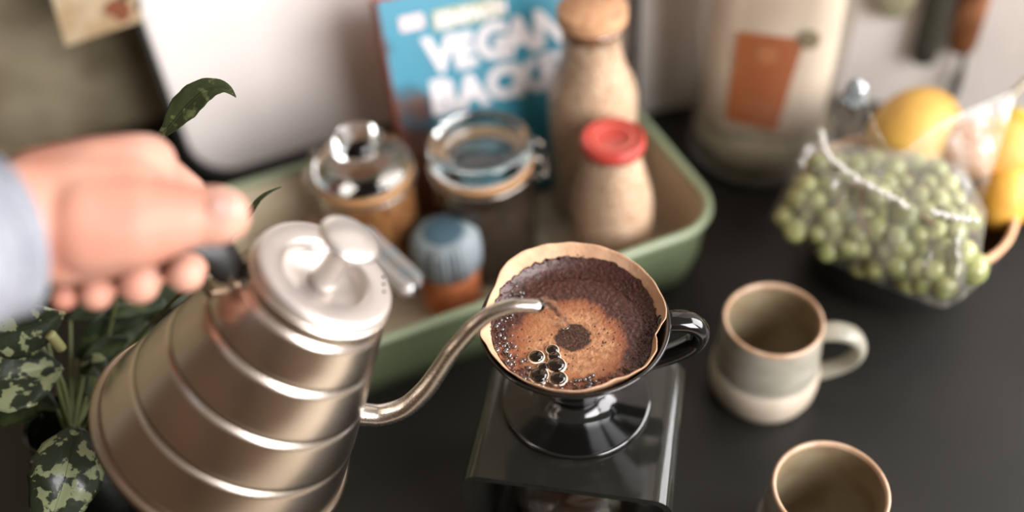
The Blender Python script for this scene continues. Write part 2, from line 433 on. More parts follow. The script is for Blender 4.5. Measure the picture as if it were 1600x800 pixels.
# flat blue / silver clip lying across the tray front
def clip():
    a = at(560, 365, .110); b = at(652, 452, .088)
    t = thing('bag_clip', (b+a)/2, 'flat pale blue clip with shiny silver edge, between kettle lid and spice jar', 'clip')
    d = (b-a).normalized(); v = (CC-(a+b)/2).normalized(); w = d.cross(v).normalized(); v = w.cross(d)
    if w.dot(-CU) < 0: w = -w
    def sec(p, hw, hh, off): 
        return [p + w*off + w*(hw*math.cos(k*math.pi/8)) + v*(hh*math.sin(k*math.pi/8)) for k in range(16)]
    n = 14
    def stack(w0, w1, hh, off):
        R = []
        for i in range(n+1):
            u = i/n; f = math.sqrt(max(0.02, 1-max(0, (u-.86)/.14)**2))*(1 if u > .04 else .6)
            R.append(sec(a.lerp(b, u), (w0+(w1-w0)*u)*f, hh*f, off))
        return ringstack(R)
    obj('blue_face', stack(.0075, .0080, .0035, -.0035), mat('dull_blue_tin', (128, 142, 146), .5, col2=(150, 140, 134), nscale=90), t)
    obj('silver_edge', stack(.0035, .0085, .0042, .0060), mat('shiny_tin', (225, 222, 220), .25, metal=.7), t)
clip()
# folded printed packet in the back left corner of the tray
def packet():
    c = at(452, 352, .03); c = Vector((.035, .70, .004))
    t = thing('tea_packet', c, 'small blue-grey and white printed packet behind the kettle in the tray corner', 'packet')
    R = Matrix.Rotation(.3, 3, 'Z') @ Matrix.Rotation(.25, 3, 'X')
    obj('pouch', box(c+Vector((0, 0, .028)), (.055, .018, .05), tilt=R), mat('slate_print', (84, 98, 104), .5, col2=(150, 110, 84), nscale=50, nlo=.5, nhi=.55), t, bevel=.005)
    obj('folded_flap', box(c+Vector((-.022, -.012, .052)), (.022, .006, .022), tilt=R), M_bagpaper, t, bevel=.002)
packet()

# ------------------------------------------------------------------ cookbook
def text_bm(s, size, bold=.0, ext=.0004, shear=0):
    cu = bpy.data.curves.new('t', 'FONT'); cu.body = s; cu.size = size; cu.offset = bold; cu.extrude = ext; cu.resolution_u = 3
    cu.shear = shear
    o = bpy.data.objects.new('t', cu); COL.objects.link(o)
    dg = bpy.context.evaluated_depsgraph_get(); me = bpy.data.meshes.new_from_object(o.evaluated_get(dg))
    bm = bmesh.new(); bm.from_mesh(me)
    bpy.data.objects.remove(o); bpy.data.meshes.remove(me); bpy.data.curves.remove(cu)
    return bm
def book():
    base = Vector((.148, .698, .0065))
    t = thing('cookbook', base, 'blue cookbook with white letters VEGAN BACKEN leaning upright at the back of the tray', 'book')
    X = Vector((1, 0, 0)); lean = math.radians(17)
    Z = Vector((0, math.sin(lean), math.cos(lean))); Y = X.cross(Z)*-1      # Y = thickness, away from viewer
    Y = Z.cross(X).normalized()
    rl = math.radians(-3.0)
    X2 = X*math.cos(rl)+Z*math.sin(rl); Z2 = Z*math.cos(rl)-X*math.sin(rl)
    O = base + Vector((0, 0, .012))
    def P(u, h, d=0): return O + X2*u + Z2*h + Y*d
    Wd, Hh, Tk = .185, .214, .024
    def slab(u0, u1, h0, h1, d0, d1):
        return ringstack([[P(u0, h0, d), P(u1, h0, d), P(u1, h1, d), P(u0, h1, d)] for d in (d0, d1)])
    # cover with a blue field and a chocolate brown photograph towards the lower left
    m = bpy.data.materials.new('book_cover_print'); m.use_nodes = True; nt = m.node_tree; b = nt.nodes['Principled BSDF']
    b.inputs['Roughness'].default_value = .4
    tc = nt.nodes.new('ShaderNodeTexCoord'); n = nt.nodes.new('ShaderNodeTexNoise'); n.inputs['Scale'].default_value = 26; n.inputs['Detail'].default_value = 2
    nt.links.new(tc.outputs['Object'], n.inputs['Vector'])
    sx = nt.nodes.new('ShaderNodeSeparateXYZ'); nt.links.new(tc.outputs['Object'], sx.inputs[0])
    ma = nt.nodes.new('ShaderNodeMath'); ma.operation = 'MULTIPLY_ADD'; ma.inputs[1].default_value = -5.5; ma.inputs[2].default_value = 1.02
    nt.links.new(sx.outputs['Z'], ma.inputs[0])
    mx = nt.nodes.new('ShaderNodeMath'); mx.operation = 'MULTIPLY_ADD'; mx.inputs[1].default_value = -8.0
    nt.links.new(sx.outputs['X'], mx.inputs[0]); nt.links.new(ma.outputs[0], mx.inputs[2])
    ad = nt.nodes.new('ShaderNodeMath'); ad.operation = 'ADD'; nt.links.new(mx.outputs[0], ad.inputs[0]); nt.links.new(n.outputs['Fac'], ad.inputs[1])
    r = nt.nodes.new('ShaderNodeValToRGB'); e = r.color_ramp.elements
    e[0].position = .56; e[0].color = (*lin((50, 130, 152)), 1)
    e[1].position = .80; e[1].color = (*lin((70, 40, 28)), 1)
    k = e.new(.66); k.color = (*lin((26, 80, 96)), 1)
    k = e.new(1.0); k.color = (*lin((120, 72, 50)), 1)
    nt.links.new(ad.outputs[0], r.inputs[0]); nt.links.new(r.outputs[0], b.inputs['Base Color'])
    fc = obj('front_cover', slab(0, Wd, 0, Hh, 0, .0025), m, t, smooth=False)
    obj('back_cover', slab(0, Wd, 0, Hh, Tk-.0025, Tk), mat('rust_cover', (178, 82, 40), .5), t, smooth=False)
    obj('spine', slab(-.002, .001, 0, Hh, 0, Tk), mat('rust_brown_spine', (128, 54, 26), .5, col2=(78, 36, 22), nscale=12), t, smooth=False, bevel=.001)
    obj('page_block', slab(.002, Wd-.004, .003, Hh-.003, .0027, Tk-.0027), mat('orange_page_edge', (214, 116, 66), .7), t, smooth=False)
    wh = mat('white_ink', (226, 218, 218), .5)
    def put(name, s, u, h, size, bold, parent, m2, rot=0, sx_=1, d=-.0003):
        bm = text_bm(s, size, bold)
        c, s_ = math.cos(rot), math.sin(rot)
        for v in bm.verts:
            x, y, z = v.co; x *= sx_
            v.co = P(u+x*c-y*s_, h+x*s_+y*c, d-z-.0004)
        return obj(name, bm, m2, parent, smooth=False)
    jig = [(-.04, 0), (.03, -.001), (-.02, .001), (.03, -.001), (-.05, .001), (.02, 0)]
    u = .034
    for ch, w_, (rt, dy), sz in zip('VEGAN', (.0265, .0220, .0280, .0285, .03), jig, (.041, .038, .041, .043, .043)):
        put('cover_letter', ch, u, .1430+dy, sz*1.06, .0024, fc, wh, rt); u += w_
    u = .032
    for ch, w_, (rt, dy), sz in zip('BACKEN', (.0270, .0285, .0265, .0265, .0240, .027), jig, (.040, .038, .038, .038, .040, .038)):
        put('cover_letter', ch, u, .1040+dy, sz*1.06, .0024, fc, wh, rt); u += w_
    obj('cover_strip', slab(.046, .112, .1785, .1965, -.0004, 0), mat('olive_outline', (160, 164, 118), .5), fc, smooth=False)
    put('cover_letter', 'EINFACH', .0485, .1815, .0165, .0010, fc, wh, 0, 1.0, -.0007)
    obj('cover_badge', slab(.016, .038, .184, .197, -.0006, 0), mat('pink_white_badge', (226, 200, 196), .5), fc, smooth=False)
    obj('cover_badge', slab(.140, .165, .196, .203, -.0006, 0), wh, fc, smooth=False)
book()

# ------------------------------------------------------------------ kettle
KA = Vector((.580379, -.093419, .808971)); KS = Vector((.773927, -.245807, -.583623)); KN = KS.cross(KA)
KB = Vector((-.053492, .398492, .182062))
def K(s, a, n=0): return KB + KS*s + KA*a + KN*n
def kettle():
    t = thing('gooseneck_kettle', KB, 'brushed steel gooseneck kettle with ribbed conical body, tilted by the hand over the coffee', 'kettle')
    E3 = (KS, KN, KA)
    t.rotation_euler = Matrix((KS, KN, KA)).transposed().to_euler() if KS.cross(KN).dot(KA) > 0 else Matrix((KS, -KN, KA)).transposed().to_euler()
    for mm in (M_steel_b,):
        nt = mm.node_tree; tg = nt.nodes.new('ShaderNodeTangent'); tg.direction_type = 'RADIAL'; tg.axis = 'Z'
        b = nt.nodes['Principled BSDF']; b.inputs['Anisotropic'].default_value = .6; nt.links.new(tg.outputs[0], b.inputs['Tangent'])
    # stepped body: four bands, each a shallow step
    prof = [(0, .0015), (.070, .0015)]
    prof += [(.0745, .0)]
    bands = [(.004, .036), (.036, .068), (.068, .100), (.100, .127)]
    rad = lambda a: .0765 - .0355*(a/.127) - .0012*math.sin(math.pi*a/.127)*-1
    outer = [(.0775, .003)]
    for i, (a0, a1) in enumerate(bands):
        r0, r1 = rad(a0), rad(a1)
        outer += [(r0-.0010, a0+.0004), (r0+.0002, a0+.0014), (r0*.92+r1*.08+.0005, a0+.0045), ((r0+r1)/2+.0009, (a0+a1)/2), (r1*.92+r0*.08+.0010, a1-.0035), (r1+.0008, a1-.0012), (r1-.0006, a1-.0003)]
    outer += [(.0400, .1275), (.0395, .131), (.0408, .132)]
    obj('body', lathe([(0, .0015), (.070, .0015), (.0745, .003)] + outer + [(.0408, .1355), (.037, .1360), (.0365, .130)], KB, n=96, e=E3), M_steel_b, t)
    obj('base_rim', lathe([(.074, -.002), (.0785, -.0022), (.0800, 0), (.0795, .003), (.0768, .0045), (.0745, .003), (.074, -.002)], KB, n=96, e=E3), M_steel2, t)
    lid = obj('lid', lathe([(.0360, .128), (.0385, .1365), (.0392, .139), (.0385, .1408), (.036, .1414), (.0265, .1412), (.0240, .1402), (.0222, .1350), (.0205, .1325), (.0, .1325)], KB, n=80, e=E3), mat('satin_steel', (208, 200, 194), .40, metal=.85, bump=.05, bscale=600), t)
    kn = K(.001, 0)
    obj('lid_knob', lathe([(.0, .132), (.0085, .1330), (.0072, .138), (.0062, .152), (.0080, .1600), (.0155, .1640), (.0170, .1658), (.0166, .1678), (.0135, .1692), (0, .1697)], kn, n=48, e=E3), mat('polished_steel', (214, 208, 202), .32, metal=.85), lid)
    # steam holes
    bm = bmesh.new()
    for k in range(3): sphere(K(.0335, .1415, -.012+.006*k), .0009, bm, 8, 6)
    obj('vent_hole', bm, M_black, lid)
    # spout
    sp = [(.040, .042), (.0560, .0445), (.0705, .0474), (.0794, .0515), (.0884, .0632), (.0917, .0815), (.0913, .0983), (.0904, .116), (.0914, .1359), (.0932, .1460), (.0966, .1540), (.1036, .1619), (.1135, .1667), (.1170, .1675)]
    rr = [.0080, .0075, .0070, .0068, .0064, .0060, .0056, .0052, .0049, .0046, .0044, .0042, .0041, .0042]
    pts = spline([(s, a, r) for (s, a), r in zip(sp, rr)], 5)
    bm = tube([K(s, a) for s, a, r in pts], [r for s, a, r in pts], 20, cap=False)
    inner = tube([K(s, a) for s, a, r in pts[-14:]], [r*.82 for s, a, r in pts[-14:]], 20, bm, cap=False)
    obj('spout', bm, M_steel, t)
    # bracket and grip
    h = [(-.036, .112), (-.043, .120), (-.050, .127), (-.060, .130)]
    pts = spline(h, 6)
    bm = bmesh.new()
    for s in (-1, 1): tube([K(p[0], p[1], s*.0085) for p in pts], .0022, 10, bm)
    tube([K(-.0385, .098), K(-.049, .102), K(-.058, .112), K(-.063, .124)], .0028, 10, bm)
    obj('handle_bracket', bm, M_steel2, t)
    h = spline([(-.046, .122), (-.060, .130), (-.085, .132), (-.108, .125), (-.127, .107), (-.138, .082)], 6)
    hp = [K(*p) for p in h]
    obj('handle_grip', tube(hp, [.0085+.0025*math.sin(math.pi*i/(len(hp)-1)) for i in range(len(hp))], 18, flat=1.25, flatdir=KA), M_grip, t)
kettle()

# falling water from the spout
def water():
    tip = K(.1170, .1675); end = at(884, 508, .1935)
    pts = []
    n = 14
    for i in range(n+1):
        u = i/n; p = tip.lerp(end, u)
        p = tip + Vector(((end.x-tip.x)*u, (end.y-tip.y)*u, (end.z-tip.z)*(u*.25+u*u*.75)))
        pts.append(p)
    rs = [(.0036-.0012*(i/n)) * (1+.16*math.sin(i*2.1)) for i in range(n+1)]
    rs[-1] = .0030; 
    o = obj('water_stream', tube(pts, rs, 14), mat('clear_water', (250, 250, 248), .0, trans=1, ior=1.33), None)
    tag(o, 'thin stream of clear water falling from the kettle spout into the coffee', 'water')
water()

# ------------------------------------------------------------------ stand, scale, jug, dripper
SU = Vector((.833, -.554, 0)); SV = Vector((.554, .833, 0)); SO = Vector((.1605, .3605, 0))
def SP(u, v, z): return SO + SU*u + SV*v + Vector((0, 0, z))
def stand():
    t = thing('drip_stand', SO, 'glossy smoked clear plastic stand with bent sides carrying the black dripper', 'stand')
    hw, hd, th_, R = .068, .056, .005, .013
    prof = []
    def arc(rad, a0, a1, cx, cz, n=8): return [(cx+rad*math.cos(math.radians(a0+(a1-a0)*k/n)), cz+rad*math.sin(math.radians(a0+(a1-a0)*k/n))) for k in range(n+1)]
    H = .120
    outer = [(-hw, 0)] + arc(R, 180, 90, -hw+R, H-R) + arc(R, 90, 0, hw-R, H-R) + [(hw, 0)]
    inner = [(hw-th_, 0)] + arc(R-th_, 0, 90, hw-R, H-R) + arc(R-th_, 90, 180, -hw+R, H-R) + [(-hw+th_, 0)]
    poly = outer+inner
    bm = bmesh.new()
    A = [bm.verts.new(SP(x, -hd, z)) for x, z in poly]; B = [bm.verts.new(SP(x, hd, z)) for x, z in poly]
    n = len(poly); no = len(outer)
    for i in range(n):
        j = (i+1) % n; bm.faces.new((A[i], A[j], B[j], B[i]))
    for V in (A, B):
        for i in range(no-1):
            bm.faces.new((V[i], V[i+1], V[n-2-i], V[n-1-i]))
    obj('bent_sheet', bm, M_acryl, t, autos=50)
    t2 = thing('kitchen_scale', SP(0, 0, 0), 'flat black kitchen scale lying under the smoked plastic stand', 'scale')
    pl = rrect(-.058, .058, -.075, .06, .012, 6)
    obj('scale_body', ringstack([[SP(x*k, y*k, z) for x, y in pl] for k, z in ((.97, 0), (1, .003), (1, .018), (.97, .021))]), M_grip, t2, autos=40)
    pl2 = rrect(-.052, .052, -.045, .054, .008, 6)
    obj('weighing_plate', ringstack([[SP(x, y, z) for x, y in pl2] for z in (.0212, .0235)]), M_glossblack, t2, smooth=False)
    c = SP(-.002, -.002, .0237)
    t3 = thing('glass_jug', c, 'round glass coffee jug standing on the scale under the stand', 'jug')
    obj('body', lathe([(0, 0), (.040, 0), (.046, .006), (.047, .03), (.042, .06), (.033, .075), (.034, .084), (.032, .084), (.031, .075), (.040, .059), (.045, .03), (.044, .008), (.039, .003), (0, .003)], c), M_glass, t3)
    obj('coffee_fill', lathe([(0, .0045), (.038, .0045), (.0428, .009), (.0436, .022), (0, .0222)], c), mat('brewed_coffee', (52, 26, 12), .05, coat=.5), t3)
stand()

DC = Vector((.166, .3744, 0))
RZ = .201
def dripper():
    c = Vector((DC.x, DC.y, .1205))
    t = thing('coffee_dripper', c, 'glossy black cone dripper with a saucer foot and loop handle on the smoked stand', 'coffee dripper')
    top = RZ-.1205
    obj('cone', lathe([(.0125, .006), (.0165, .010), (.024, .024), (.054, .0725), (.0585, .0775), (.0600, top-.001), (.0592, top+.0006), (.0575, top-.0004), (.0560, top-.004), (.0225, .024), (.010, .006)], c, n=96), M_glossblack, t)
    obj('saucer_foot', lathe([(0, .0), (.030, .0), (.0495, 0), (.0507, .0018), (.0500, .0036), (.0480, .0040), (.032, .0052), (.0225, .0085), (.0205, .013), (.0165, .013), (.0, .012)], c, n=96), M_glossblack, t)
    # loop handle towards the right
    e = at(1075, 515, .185); d = (Vector((e.x, e.y, 0))-Vector((DC.x, DC.y, 0))).normalized()
    def H(r, z): return c + d*r + Vector((0, 0, z))
    p = spline([(.0545, .0705, .0065), (.060, .0735, .0078), (.0725, .0715, .0080), (.0795, .063, .0080), (.0770, .052, .0078), (.066, .043, .0075), (.052, .037, .0075), (.036, .034, .008)], 6)
    obj('handle', tube([H(a, b) for a, b, r in p], [r for a, b, r in p], 18, flat=.75, flatdir=d.cross(Vector((0, 0, 1)))), M_glossblack, t)
dripper()

RIM = [(75, 62.0, 7.6), (59, 61.6, 7.0), (48, 61.3, 6.4), (32, 60.6, 5.2), (13, 59.6, 3.0), (-4, 58.4, 1.6), (-17, 58.0, 1.4), (-24, 56.8, .8), (-31, 53.2, -.2), (-38, 50.9, -.3), (-44, 53.0, -.2), (-52, 55.4, .4), (-66, 56.4, 1.0), (-78, 55.2, 1.6), (-88, 53.4, 1.8), (-98, 54.4, 1.8), (-109, 56.0, 1.8), (-121, 56.4, 2.0), (-135, 56.4, 2.0), (-150, 56.4, 2.0), (-166, 56.8, 2.0), (-183, 57.4, 2.2), (-190, 59.4, 4.0), (-199, 58.3, 2.5), (-212, 56.6, .8), (-232, 57.6, 2.0), (-245, 60.8, 6.4), (-253, 62.0, 8.2), (-263, 62.2, 8.6), (-275, 62.2, 8.2)]
_rs = sorted([(a % 360, r, z) for a, r, z in RIM])
def rim_at(deg):
    deg %= 360
    xs = [(_rs[-1][0]-360, _rs[-1][1], _rs[-1][2])] + _rs + [(_rs[0][0]+360, _rs[0][1], _rs[0][2])]
    for A, B in zip(xs, xs[1:]):
        if A[0] <= deg <= B[0]:
            u = (deg-A[0])/(B[0]-A[0]); u = u*u*(3-2*u)*.5+u*.5
            return (A[1]+(B[1]-A[1])*u)/1000, RZ+(A[2]+(B[2]-A[2])*u)/1000
LZ = .1925
def wallr(z): return .0570 - (RZ-z)*.577
def filt():
    n = 180
    rings = [[] for _ in range(8)]
    zs = [.150, .175, .186, .1925, .197]
    for i in range(n):
        deg = 360*i/n; a = math.radians(deg); R, Z = rim_at(deg)
        for k, z in enumerate(zs):
            f = max(0, (z-.186)/(Z-.186)) ; r = wallr(z)*(1-f) + f*(wallr(z)+(R-wallr(Z))) - (.0035 if z < .18 else 0)
            rings[k].append((DC.x+r*math.cos(a), DC.y+r*math.sin(a), z))
        for k, f in ((5, .5), (6, .85), (7, 1.0)):
            z = .197+(Z-.197)*f; ff = (z-.186)/(Z-.186)
            r = wallr(z)*(1-ff)+ff*(wallr(z)+(R-wallr(Z)))
            rings[k].append((DC.x+r*math.cos(a), DC.y+r*math.sin(a), z+.0003*math.sin(a*23)))
    bm = ringstack(rings, close_first=True, close_last=False)
    o = obj('paper_filter', bm, M_paper, None)
    s = o.modifiers.new('s', 'SOLIDIFY'); s.thickness = .0006; s.offset = 0
    tag(o, 'wavy-edged tan paper filter lining the black dripper', 'paper filter')
filt()

def coffee_mat():
    m = bpy.data.materials.new('coffee_bloom'); m.use_nodes = True; nt = m.node_tree; b = nt.nodes['Principled BSDF']
    N = nt.nodes.new; L = nt.links.new
    tc = N('ShaderNodeTexCoord')
    def noise_(scale, detail=4, dist=0):
        n = N('ShaderNodeTexNoise'); n.inputs['Scale'].default_value = scale; n.inputs['Detail'].default_value = detail
        n.inputs['Distortion'].default_value = dist; L(tc.outputs['Object'], n.inputs['Vector']); return n.outputs['Fac']
    def math_(op, a, b_=None, c=None):
        q = N('ShaderNodeMath'); q.operation = op
        for i, v in enumerate((a, b_, c)):
            if v is None: continue
            if isinstance(v, (int, float)): q.inputs[i].default_value = v
            else: L(v, q.inputs[i])
        return q.outputs[0]
    def dist(cx, cy, sx=1, sy=1):
        mp = N('ShaderNodeMapping'); mp.vector_type = 'POINT'
        mp.inputs['Location'].default_value = (-cx*sx, -cy*sy, 0); mp.inputs['Scale'].default_value = (sx, sy, 0)
        L(tc.outputs['Object'], mp.inputs[0])
        v = N('ShaderNodeVectorMath'); v.operation = 'LENGTH'; L(mp.outputs[0], v.inputs[0]); return v.outputs['Value']
    def mapr(v, a, b_, lo=0, hi=1):
        q = N('ShaderNodeMapRange'); q.interpolation_type = 'SMOOTHSTEP'; L(v, q.inputs[0])
        q.inputs['From Min'].default_value = a; q.inputs['From Max'].default_value = b_; q.inputs['To Min'].default_value = lo; q.inputs['To Max'].default_value = hi
        return q.outputs[0]
    def mix(f, a, b_):
        q = N('ShaderNodeMix'); q.data_type = 'RGBA'
        if isinstance(f, (int, float)): q.inputs[0].default_value = f
        else: L(f, q.inputs[0])
        for i, v in ((6, a), (7, b_)):
            if isinstance(v, tuple): q.inputs[i].default_value = (*lin(v), 1)
            else: L(v, q.inputs[i])
        return q.outputs[2]
    big = noise_(70, 5, .6); fine = noise_(600, 5); mid = noise_(220, 4, .4)
    foam = mix(mapr(mid, .35, .7), (180, 130, 92), (138, 92, 62))
    foam = mix(mapr(big, .45, .7), foam, (162, 108, 70))
    # orange halo ring near the dark border
    d1 = math_('ADD', dist(-.0085, -.0095, 1.0, 1.0), math_('MULTIPLY', math_('SUBTRACT', big, .5), .016))
    d1 = math_('ADD', d1, math_('MULTIPLY', math_('SUBTRACT', fine, .5), .004))
    foam = mix(mapr(d1, .022, .034), foam, (140, 84, 54))
    dark = mix(mapr(fine, .35, .7), (46, 22, 17), (86, 50, 40))
    sxy = N('ShaderNodeSeparateXYZ'); L(tc.outputs['Object'], sxy.inputs[0])
    near = mapr(math_('ADD', math_('MULTIPLY', sxy.outputs['Y'], -1), math_('MULTIPLY', sxy.outputs['X'], -.8)), .018, .042)
    dark = mix(math_('MULTIPLY', near, mapr(mid, .42, .58)), dark, (148, 92, 66))
    c = mix(mapr(d1, .0325, .0385), foam, dark)
    # dark spot with ragged edge where the water lands
    d2 = math_('ADD', dist(-.0038, -.0060, 1.0, 1.05), math_('MULTIPLY', math_('SUBTRACT', mid, .5), .007))
    c = mix(mapr(d2, .0105, .0128), mix(mapr(fine, .4, .7), (42, 22, 14), (84, 52, 36)), c)
    # pinholes
    v = N('ShaderNodeTexVoronoi'); v.inputs['Scale'].default_value = 260; L(tc.outputs['Object'], v.inputs['Vector'])
    hole = mapr(v.outputs['Distance'], .12, .24)
    hole = math_('MAXIMUM', hole, mapr(noise_(60, 2), .48, .40))
    c = mix(hole, (78, 42, 24), c)
    L(c, b.inputs['Base Color'])
    b.inputs['Roughness'].default_value = .42
    bp = N('ShaderNodeBump'); bp.inputs['Strength'].default_value = .5; bp.inputs['Distance'].default_value = .0012
    L(math_('ADD', fine, hole), bp.inputs['Height']); L(bp.outputs[0], b.inputs['Normal'])
    b.inputs['Coat Weight'].default_value = .15
    return m
def coffee():
    bm = bmesh.new(); nr, na = 90, 240; rings = []
    cv = bm.verts.new((DC.x, DC.y, LZ))
    for k in range(1, nr+1):
        u = k/nr; ring = []
        for i in range(na):
            a = 2*math.pi*i/na; ang = a
            climb = .0010 + .0075*max(0, math.cos(a-math.radians(72)))**.8 + .0012*noise.noise(Vector((math.cos(a)*3, math.sin(a)*3, 1)))
            rag = .0016*noise.noise(Vector((math.cos(a)*14, math.sin(a)*14, 5)))
            zt = LZ + climb + rag
            Rr, Zr = rim_at(math.degrees(a))
            zt = min(zt, Zr-.0012)
            ff = max(0, (zt-.186)/(Zr-.186)); rt = wallr(zt)+ff*(Rr-wallr(Zr)) - .0007
            r = rt*u
            w = max(0, (u-.80)/.20); z = LZ + (zt-LZ)*w*w
            p = Vector((r*math.cos(a), r*math.sin(a), 0))
            d1 = (p-Vector((-.0085, -.0095, 0))).length
            amp = .0002 + .0004*min(1, max(0, (d1-.033)/.006))
            z += amp*noise.noise(p*420) + amp*.7*noise.noise(p*900)
            if u == 1: z = zt
            ring.append(bm.verts.new((DC.x+p.x, DC.y+p.y, z)))
        rings.append(ring)
    for i in range(na): bm.faces.new((cv, rings[0][i], rings[0][(i+1) % na]))
    for A, B in zip(rings, rings[1:]):
        for i in range(na): bm.faces.new((A[i], A[(i+1) % na], B[(i+1) % na], B[i]))
    # close underneath so the slurry has depth
    low = [bm.verts.new((DC.x+.036*math.cos(2*math.pi*i/na), DC.y+.036*math.sin(2*math.pi*i/na), .168)) for i in range(na)]
    for i in range(na): bm.faces.new((rings[-1][i], rings[-1][(i+1) % na], low[(i+1) % na], low[i]))
    bm.faces.new(low)
    t = thing('coffee_slurry', (DC.x, DC.y, LZ), 'wet coffee grounds with tan foam and a dark round spot filling the paper filter', 'coffee')
    cf = obj('foam_surface', bm, coffee_mat(), t)
    ring_m = mat('pale_foam', (240, 216, 190), .35, coat=.3)
    dome_m = film('bubble_film', (150, 128, 100), gloss=.12, rough=.03)
    for x, y, rp in ((838, 556, 10), (863, 545, 8), (866, 555, 8), (869, 569, 12), (849, 572, 7), (842, 585, 12), (843, 592, 8), (872, 590, 11)):
        c = at(x, y+2, LZ+.0006); r = rp*1.2*.62/FPX
        o = obj('bubble', lathe([(r, 0), (r*.95, r*.22), (r*.78, r*.4), (r*.45, r*.52), (0, r*.56)], c, n=24), dome_m, t)
        obj('bubble_edge', lathe([(r*.84, .0002), (r*.93, .0008), (r*1.05, .0007), (r*1.12, -.0002)], c, n=24), ring_m, o)
        obj('bubble_pool', lathe([(0, .0001), (r*.92, .0001)], c, n=24), mat('dark_coffee', (70, 50, 28), .3), o)
    bm = bmesh.new(); n = 0
    while n < 230:
        a = math.radians(random.uniform(112, 262)); u = random.uniform(.74, .99)
        if random.random() > .45 and u < .84: continue
        Rr, Zr = rim_at(math.degrees(a)); rt = wallr(LZ)
        p = Vector((DC.x+rt*u*math.cos(a), DC.y+rt*u*math.sin(a), LZ+.0004+.0030*max(0, u-.86)/.14*max(0, math.cos(a-math.radians(90)))))
        sphere(p, random.choice([.0005, .0007, .0009, .0012, .0016]), bm, 10, 6); n += 1
    o = obj('small_bubbles', bm, film('froth_film', (190, 150, 120), gloss=.22, milky=.08, rough=.05), t); o['kind'] = 'stuff'
    bm = bmesh.new()
    for k in range(1500):
        a = random.uniform(0, 2*math.pi); u = random.uniform(.83, 1.0)
        z = LZ+.0006
        d = math.cos(a-math.radians(72)); w = max(0, (u-.8)/.2)**2
        z += (.001+.0075*max(0, d)**.8)*w
        Rr, Zr = rim_at(math.degrees(a)); z = min(z, Zr-.0016); ff = max(0, (z-.186)/(Zr-.186))
        rt = min(wallr(z)+ff*(Rr-wallr(Zr))-.0009, (wallr(LZ) if u < .9 else 1))*u
        if d < -.2 and random.random() < .4: continue
        q = bmesh.ops.create_icosphere(bm, subdivisions=1, radius=random.uniform(.0002, .0006))['verts']
        bmesh.ops.translate(bm, vec=(DC.x+rt*math.cos(a), DC.y+rt*math.sin(a), z), verts=q)
    o = obj('coffee_grounds', bm, mat('wet_grounds', (58, 28, 20), .5, col2=(92, 52, 38), nscale=300), t); o['kind'] = 'stuff'
coffee()

# ------------------------------------------------------------------ mugs
def mug(x, y, label, ang):
    t = thing('stoneware_mug', (x, y, 0), label, 'mug', 'stoneware mugs on the worktop'); L = (x, y, 0)
    def wob(tt, k): return 1+.006*math.sin(tt*2+1)+.004*math.sin(3*tt)
    obj('lower_body', lathe([(0, .0), (.034, 0), (.0385, .003), (.0420, .012), (.0432, .024), (.0425, .034), (.0408, .0375)], L, rfun=wob), M_stone2, t)
    obj('upper_body', lathe([(.0408, .0375), (.0400, .0395), (.0403, .044), (.0397, .060), (.0385, .078), (.0382, .0835)], L, rfun=wob), M_stone1, t)
    obj('rim', lathe([(.0382, .0835), (.0381, .0858), (.0366, .0870), (.0350, .0858), (.0347, .0835)], L, rfun=wob), M_stone3, t)
    obj('inside', lathe([(.0347, .0835), (.0355, .060), (.0355, .030), (.031, .010), (.020, .007), (0, .007)], L, rfun=wob), mat('inside_glaze', (158, 148, 122), .35, coat=.3, col2=(120, 100, 74), nscale=12), t)
    d = Vector((math.cos(ang), math.sin(ang), 0))
    p = spline([(.036, .0735, .0062), (.048, .0755, .0064), (.061, .0715, .0064), (.0680, .059, .0062), (.0660, .045, .0056), (.057, .034, .0052), (.047, .028, .0054), (.039, .0255, .006)], 6)
    obj('handle', tube([Vector(L)+d*a+Vector((0, 0, b)) for a, b, r in p], [r*1.45 for a, b, r in p], 18, flat=.62, flatdir=d.cross(Vector((0, 0, 1)))), M_stone1, t)
mug(.3447, .4015, 'speckled grey-green and cream stoneware mug with its handle to the right, beside the black dripper', math.radians(-30))
mug(.2965, .2599, 'stoneware mug nearest the camera, cut off by the bottom edge of the picture', math.radians(-75))

